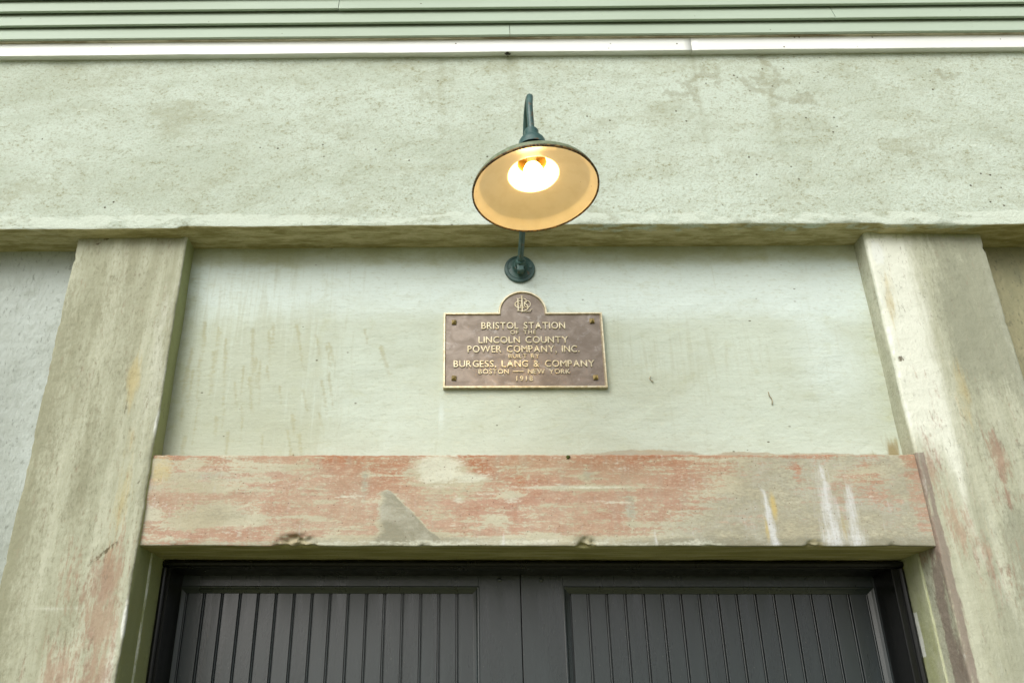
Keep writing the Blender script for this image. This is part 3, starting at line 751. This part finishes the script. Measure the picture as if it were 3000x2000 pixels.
for i, (bx, bz) in enumerate(((-.0386, 2.9066), (.4271, 2.9094), (-.0386, 2.7015), (.4253, 2.7027))):
    h = .0078; a = R((0, 6, -5, 3)[i]); V = []
    for y, s in ((-.010, 1), (-.0165, 1), (-.0225, .12)):
        for sx, sz in ((-1, -1), (1, -1), (1, 1), (-1, 1)):
            u, w = sx * h * s, sz * h * s; V.append((bx + u * math.cos(a) - w * math.sin(a), y, bz + u * math.sin(a) + w * math.cos(a)))
    F = [(k * 4 + j, k * 4 + (j + 1) % 4, (k + 1) * 4 + (j + 1) % 4, (k + 1) * 4 + j) for k in range(2) for j in range(4)] + [(8, 9, 10, 11)]
    b = loc(obj('bolt', V, F, M_BOLT, P))
    bm = bmesh.new(); bm.from_mesh(b.data); bmesh.ops.recalc_face_normals(bm, faces=bm.faces); bm.to_mesh(b.data); bm.free()
# lettering
GL = {}
def glyph(ch):
    if ch in GL: return GL[ch]
    cu = bpy.data.curves.new('glyph', 'FONT'); cu.body = ch; cu.size = 1.0; cu.extrude = .10; cu.offset = -.002; cu.bevel_depth = .02; cu.bevel_resolution = 0; cu.resolution_u = 4
    o = bpy.data.objects.new('glyph', cu); COL.objects.link(o)
    dg = bpy.context.evaluated_depsgraph_get(); dg.update()
    me = bpy.data.meshes.new_from_object(o.evaluated_get(dg)); me.name = 'letter'
    bpy.data.objects.remove(o); bpy.data.curves.remove(cu)
    xs = [v.co.x for v in me.vertices]; mn = min(xs); w = max(xs) - mn
    for v in me.vertices: v.co.x -= mn
    me.materials.clear(); me.materials.append(M_BRASS)
    GL[ch] = (me, w); return GL[ch]
capH = max(v.co.y for v in glyph('H')[0].vertices)
def put_letter(me, x, z, sx, sz):
    o = bpy.data.objects.new('letter', me); COL.objects.link(o); o.parent = plate
    o.matrix_parent_inverse = Matrix.Identity(4)
    m = Matrix.Translation((x, -.0125, z)) @ Matrix.Rotation(R(90), 4, 'X') @ Matrix.Diagonal((sx, sz, .026, 1))
    o.matrix_basis = m
LINES = [('BRISTOL STATION', .0535, .3360, 2.8808, 2.9057), ('OF THE', .1507, .2364, 2.8610, 2.8751), ('LINCOLN COUNTY', .0431, .3433, 2.8279, 2.8523),
         ('POWER COMPANY, INC.', .0063, .3784, 2.7942, 2.8185), ('BUILT BY', .1424, .2441, 2.7728, 2.7876), ('BURGESS, LANG & COMPANY', -.0401, .4252, 2.7408, 2.7646),
         ('BOSTON \u2014 NEW YORK', .0420, .3438, 2.7160, 2.7324), ('1918', .1659, .2199, 2.6911, 2.7081)]
bar_me = None
for text, xa, xb, za, zb in LINES:
    H = zb - za; s = H / capH
    ws = []
    for ch in text:
        if ch == ' ': ws.append(H * .52)
        elif ch == '\u2014': ws.append(.036)
        else: ws.append(glyph(ch)[1] * s)
    gap = (xb - xa - sum(ws)) / (len(text) - 1)
    k = 1.0
    mn = H * .13
    if gap < mn:
        k = (xb - xa - mn * (len(text) - 1)) / sum(ws); gap = mn
    x = xa
    for ch, w in zip(text, ws):
        w *= k
        if ch == '\u2014':
            bm = bmesh.new(); bm_box(bm, 0, 1, 0, .16, -.10, .12, 0); me = bpy.data.meshes.new('letter'); bm.to_mesh(me); bm.free(); me.materials.append(M_BRASS)
            put_letter(me, x, za + H * .45, w, H)
        elif ch != ' ':
            put_letter(glyph(ch)[0], x, za, s * k, s)
        x += w + gap
# monogram of interlaced letters: ribbons of varying width
def ribbon(pts, widths, y0, y1, parent, mat=M_BRASS):
    V = []; F = []; n = len(pts)
    for i, p in enumerate(pts):
        a = Vector(pts[max(0, i - 1)]); b = Vector(pts[min(n - 1, i + 1)]); d = (b - a).normalized(); nn = Vector((-d.y, d.x)); w = widths[i] / 2
        q = Vector(p)
        for sgn, yy, sc in ((-1, y0, 1.15), (-1, y1, .8), (1, y1, .8), (1, y0, 1.15)):
            c = q + nn * sgn * w * sc; V.append((c.x, yy, c.y))
    for i in range(n - 1):
        for j in range(4): F.append((i * 4 + j, i * 4 + (j + 1) % 4, i * 4 + 4 + (j + 1) % 4, i * 4 + 4 + j))
    F += [(0, 1, 2, 3), tuple((n - 1) * 4 + k for k in (3, 2, 1, 0))]
    return V, F
def mono(name, strokes, lift):
    V = []; F = []
    for pts, wd in strokes:
        a, b = ribbon(pts, wd, -.0118, -.0150 - lift, plate); k = len(V); V += a; F += [tuple(i + k for i in f) for f in b]
    o = obj(name, V, F, M_BRASS, plate); o.matrix_parent_inverse = Matrix.Identity(4)
    bm = bmesh.new(); bm.from_mesh(o.data); bmesh.ops.recalc_face_normals(bm, faces=bm.faces); bm.to_mesh(o.data); bm.free()
def arc(cx, cz, rx, rz, a0, a1, w0, w1, n=14):
    p = []; w = []
    for k in range(n + 1):
        t = k / n; a = R(a0 + (a1 - a0) * t); p.append((cx + rx * math.cos(a), cz + rz * math.sin(a))); w.append(w0 + (w1 - w0) * math.sin(math.pi * t))
    return p, w
def seg(a, b, w): return ([a, b], [w, w])
mono('monogram_letter', [seg((.1795, 2.9955), (.1795, 2.9495), .0040), seg((.1750, 2.9962), (.1960, 2.9962), .0018), seg((.1750, 2.9490), (.1960, 2.9490), .0018), seg((.180, 2.9765), (.198, 2.9765), .0016),
                         arc(.1955, 2.9865, .0130, .0098, 90, -90, .0018, .0036), arc(.1955, 2.9632, .0175, .0140, 90, -90, .0018, .0042)], .0004)
mono('monogram_letter', [seg((.1932, 3.0060), (.1932, 2.9460), .0042), seg((.1890, 3.0064), (.1975, 3.0064), .0016), seg((.1885, 2.9455), (.2195, 2.9455), .0018), seg((.2190, 2.9455), (.2262, 2.9560), .0015)], .0014)
mono('monogram_letter', [arc(.1842, 2.9735, .0150, .0128, 50, 320, .0016, .0034, 18), seg((.1930, 2.9850), (.1945, 2.9795), .0016)], .0)
mono('monogram_letter', [arc(.2110, 2.9740, .0108, .0128, 0, 360, .0016, .0032, 20)], .0008)
mono('monogram_letter', [arc(.1915, 2.9700, .0042, .0035, 0, 360, .0012, .0018, 12), arc(.1925, 2.9625, .0060, .0042, 20, 380, .0012, .0022, 14), seg((.1880, 2.9700), (.2005, 2.9585), .0016)], .0)

# ------------------------------------------------------------------ wall lamp
LX = .190
Lm = empty('wall_lamp', (LX, -.002, 3.118))
tag(Lm, 'lit green gooseneck wall lamp with white-lined round metal shade', 'lamp')
def lathe(name, prof, mat, parent, mtx=Matrix.Identity(4), seg_n=56, wobble=0.0, smooth=True, close=False):
    """prof: (radius, height) along local z"""
    V = []; F = []; n = len(prof)
    for k in range(seg_n):
        a = 2 * math.pi * k / seg_n
        for i, (r, h) in enumerate(prof):
            rr = r * (1 + wobble * ns(math.cos(a) * 2, math.sin(a) * 2, h * 20))
            V.append(mtx @ Vector((rr * math.cos(a), rr * math.sin(a), h + wobble * .15 * ns(math.cos(a) * 3, math.sin(a) * 3, 5) * r)))
    for k in range(seg_n):
        k2 = (k + 1) % seg_n
        for i in range(n - 1 if not close else n):
            i2 = (i + 1) % n
            F.append((k * n + i, k2 * n + i, k2 * n + i2, k * n + i2))
    o = obj(name, V, F, mat, parent)
    bm = bmesh.new(); bm.from_mesh(o.data); bmesh.ops.remove_doubles(bm, verts=bm.verts, dist=1e-6); bmesh.ops.recalc_face_normals(bm, faces=bm.faces); bm.to_mesh(o.data); bm.free()
    if smooth:
        o.data.shade_smooth(); 
        try: o.data.set_sharp_from_angle(angle=R(38))
        except Exception: pass
    return o
def rootloc(o): o.matrix_parent_inverse = Matrix.Translation(Lm.location).inverted(); return o
# wall flange (axis points out of the wall)
FM = Matrix.Translation((LX, -.001, 3.118)) @ Matrix.Rotation(R(90), 4, 'X')
fl = rootloc(lathe('flange', [(0, .001), (.0535, .001), (.0535, .007), (.0515, .010), (.0455, .0105), (.0445, .0088), (.0415, .0088), (.0405, .0105), (.030, .0115), (.0245, .016), (.0225, .026), (.0205, .030), (0, .030)], M_GREEN, Lm, FM, 48))
def cyl_at(name, p, d, r, L, mat, parent, seg_n=12):
    m = Matrix.Translation(p) @ Vector(d).to_track_quat('Z', 'Y').to_matrix().to_4x4()
    return rootloc(lathe(name, [(0, 0), (r, 0), (r, L * .8), (r * .8, L), (0, L)], mat, parent, m, seg_n))
for dx in (-.037, .037):
    o = cyl_at('screw', (LX + dx, -.009, 3.118 + (.002 if dx < 0 else .004)), (0, -1, 0), .0052, .005, M_GREEN, fl)
    o.matrix_parent_inverse = Matrix.Identity(4)
# swivel fitting and gooseneck arm
bm = bmesh.new(); bm_box(bm, LX - .011, LX + .011, -.052, -.022, 3.088, 3.118, .003)
rootloc(obj_bm('swivel_block', bm, M_GREEN, Lm))
rootloc(lathe('arm_socket', [(0, 0), (.0165, 0), (.0185, .006), (.0185, .020), (.0150, .026), (0, .026)], M_GREEN, Lm, Matrix.Translation((LX, -.030, 3.119)) @ Vector((0, -.965, .26)).to_track_quat('Z', 'Y').to_matrix().to_4x4(), 24))
SXc, SYc = .199, -.600          # where the shade hangs
TILT = Matrix.Translation((SXc, SYc, 3.024)) @ Matrix.Rotation(R(-3.0), 4, 'Y') @ Matrix.Rotation(R(-6.5), 4, 'X')
NECK = Matrix.Translation((SXc, SYc + .003, 3.024)) @ Matrix.Rotation(R(-1.0), 4, 'Y') @ Matrix.Rotation(R(-1.5), 4, 'X')
ctrl = [(LX, -.032, 3.120), (LX, -.10, 3.136), (LX, -.17, 3.150), (LX + .001, -.25, 3.172), (LX + .002, -.33, 3.216), (LX + .003, -.385, 3.280), (LX + .004, -.412, 3.346), (LX + .005, -.447, 3.402), (LX + .007, -.505, 3.426), (LX + .008, -.562, 3.398), tuple(NECK @ Vector((0, 0, .318))), tuple(NECK @ Vector((0, 0, .262))), tuple(NECK @ Vector((0, 0, .205)))]
def spline(c, n=8):
    out = []
    P_ = [Vector(p) for p in c]; P_ = [P_[0] * 2 - P_[1]] + P_ + [P_[-1] * 2 - P_[-2]]
    for i in range(1, len(P_) - 2):
        for k in range(n):
            t = k / n; a, b, c_, d = P_[i - 1], P_[i], P_[i + 1], P_[i + 2]
            out.append(.5 * ((2 * b) + (c_ - a) * t + (2 * a - 5 * b + 4 * c_ - d) * t * t + (3 * b - a - 3 * c_ + d) * t ** 3))
    out.append(P_[-2]); return out
def tube(name, pts, r, mat, parent, sn=16):
    V = []; F = []; up = Vector((1, 0, 0)); n = len(pts)
    for i, p in enumerate(pts):
        d = (pts[min(n - 1, i + 1)] - pts[max(0, i - 1)]).normalized(); a = (up - d * up.dot(d)).normalized(); b = d.cross(a)
        for k in range(sn):
            t = 2 * math.pi * k / sn; V.append(p + (a * math.cos(t) + b * math.sin(t)) * r)
    for i in range(n - 1):
        for k in range(sn): F.append((i * sn + k, i * sn + (k + 1) % sn, (i + 1) * sn + (k + 1) % sn, (i + 1) * sn + k))
    F += [tuple(range(sn))[::-1], tuple(range((n - 1) * sn, n * sn))]
    return obj(name, V, F, mat, parent, True)
rootloc(tube('arm', spline(ctrl), .0100, M_GREEN, Lm))
# shade, tipped a little out from the wall
RR = .178
outer = [(RR, 0), (RR + .0014, .005), (.1765, .0150), (.1690, .0270), (.1560, .0370), (.1200, .0500), (.0920, .0605), (.0770, .0660), (.0735, .0790), (.0660, .1010), (.0540, .1180), (.0470, .1290), (.0440, .1380), (.0420, .1540)]
neck_in = [(0, .1530), (.0385, .1530), (.0395, .1510), (.0400, .1120), (.0420, .1076)]
inner = [(.0420, .1075), (.0520, .1000), (.0630, .0870), (.0705, .0720), (.0735, .0620), (.0790, .0600), (.0920, .0575), (.1180, .0475), (.1400, .0370), (.1535, .0290), (.1585, .0255), (.1665, .0140), (RR - .0030, .0015)]
sh = rootloc(lathe('shade', outer, M_LICHEN, Lm, TILT, 72, .006))
rl = lathe('lining', inner, M_ENAMEL, sh, TILT, 72, .006); rl.matrix_parent_inverse = Matrix.Identity(4)
nl = lathe('neck_lining', neck_in, M_SOCKET, sh, TILT, 48); nl.matrix_parent_inverse = Matrix.Identity(4)
rm = lathe('rim', [(RR - .0032, .0018), (RR - .0030, -.0014), (RR - .0006, -.0020), (RR + .0018, -.0006), (RR + .0020, .0042), (RR + .0008, .0046)], M_RUST, sh, TILT, 72, .006); rm.matrix_parent_inverse = Matrix.Identity(4)
def subpart_fix(o, par):          # vertices are in world space: undo the chain of parents
    o.parent = par; o.matrix_parent_inverse = Matrix.Identity(4)
rootloc(lathe('neck_cap', [(.0430, .1545), (.0420, .1575), (.0405, .168), (.0390, .177), (.0345, .186), (.0275, .1925), (.0220, .1955), (.0210, .197), (.0210, .217), (.0185, .222), (0, .222)], M_GREEN, Lm, NECK, 36))
rootloc(lathe('socket', [(0, .1525), (.0190, .1525), (.0190, .140), (.0165, .132), (.0150, .128), (0, .128)], M_SOCKET, Lm, TILT, 28))
rootloc(lathe('bulb', [(0, .131), (.0125, .1305), (.0130, .118), (.0150, .107), (.0210, .095), (.0270, .081), (.0275, .072), (.0240, .061), (.016, .0530), (.007, .0498), (0, .0492)], M_BULB, Lm, TILT, 32))

# ------------------------------------------------------------------ small things
def clump(name, c, r, n, mat, seed, sq=(1, 1, 1)):
    rnd = random.Random(seed); bm = bmesh.new()
    for i in range(n):
        d = Vector((rnd.gauss(0, 1), rnd.gauss(0, .6), rnd.gauss(0, .7))) * r * .45
        g = bmesh.ops.create_icosphere(bm, subdivisions=1, radius=r * rnd.uniform(.25, .5))
        for v in g['verts']: v.co = Vector((v.co.x * sq[0], v.co.y * sq[1], v.co.z * sq[2])) * rnd.uniform(.8, 1.2) + d
    o = obj_bm(name, bm, mat, None, True); o.location = c; return o
tag(clump('moss_clump', (.313, -.069, 2.413), .009, 14, M_MOSS, 1, (1.3, .7, .9)), 'tiny green moss clump on the top edge of the red lintel', 'moss')
tag(clump('insect', (.165, -.160, 3.960), .009, 9, M_HUSK, 5, (1.6, .6, .7)), 'dark insect clinging under the white trim board above the lamp', 'insect')
tag(clump('dirt_crumb', (-.553, -.004, 2.436), .010, 9, M_STARTER, 8, (.7, .6, 1.4)), 'brown crumb stuck on the plaster above the left part of the lintel', 'debris')

def twig(pts, label):
    o = tube('twig', spline([(x, -.004, z) for x, z in pts], 4), .0016, M_STARTER, None, 6); tag(o, label, 'twig')
twig([(.983, 2.655), (.985, 2.640), (.991, 2.628), (.989, 2.611)], 'thin brown twig stuck on the plaster right of the plaque, beside the whitish pilaster')
twig([(.607, 2.712), (.603, 2.702), (.609, 2.695), (.615, 2.691)], 'tiny bent brown twig on the plaster just right of the plaque')
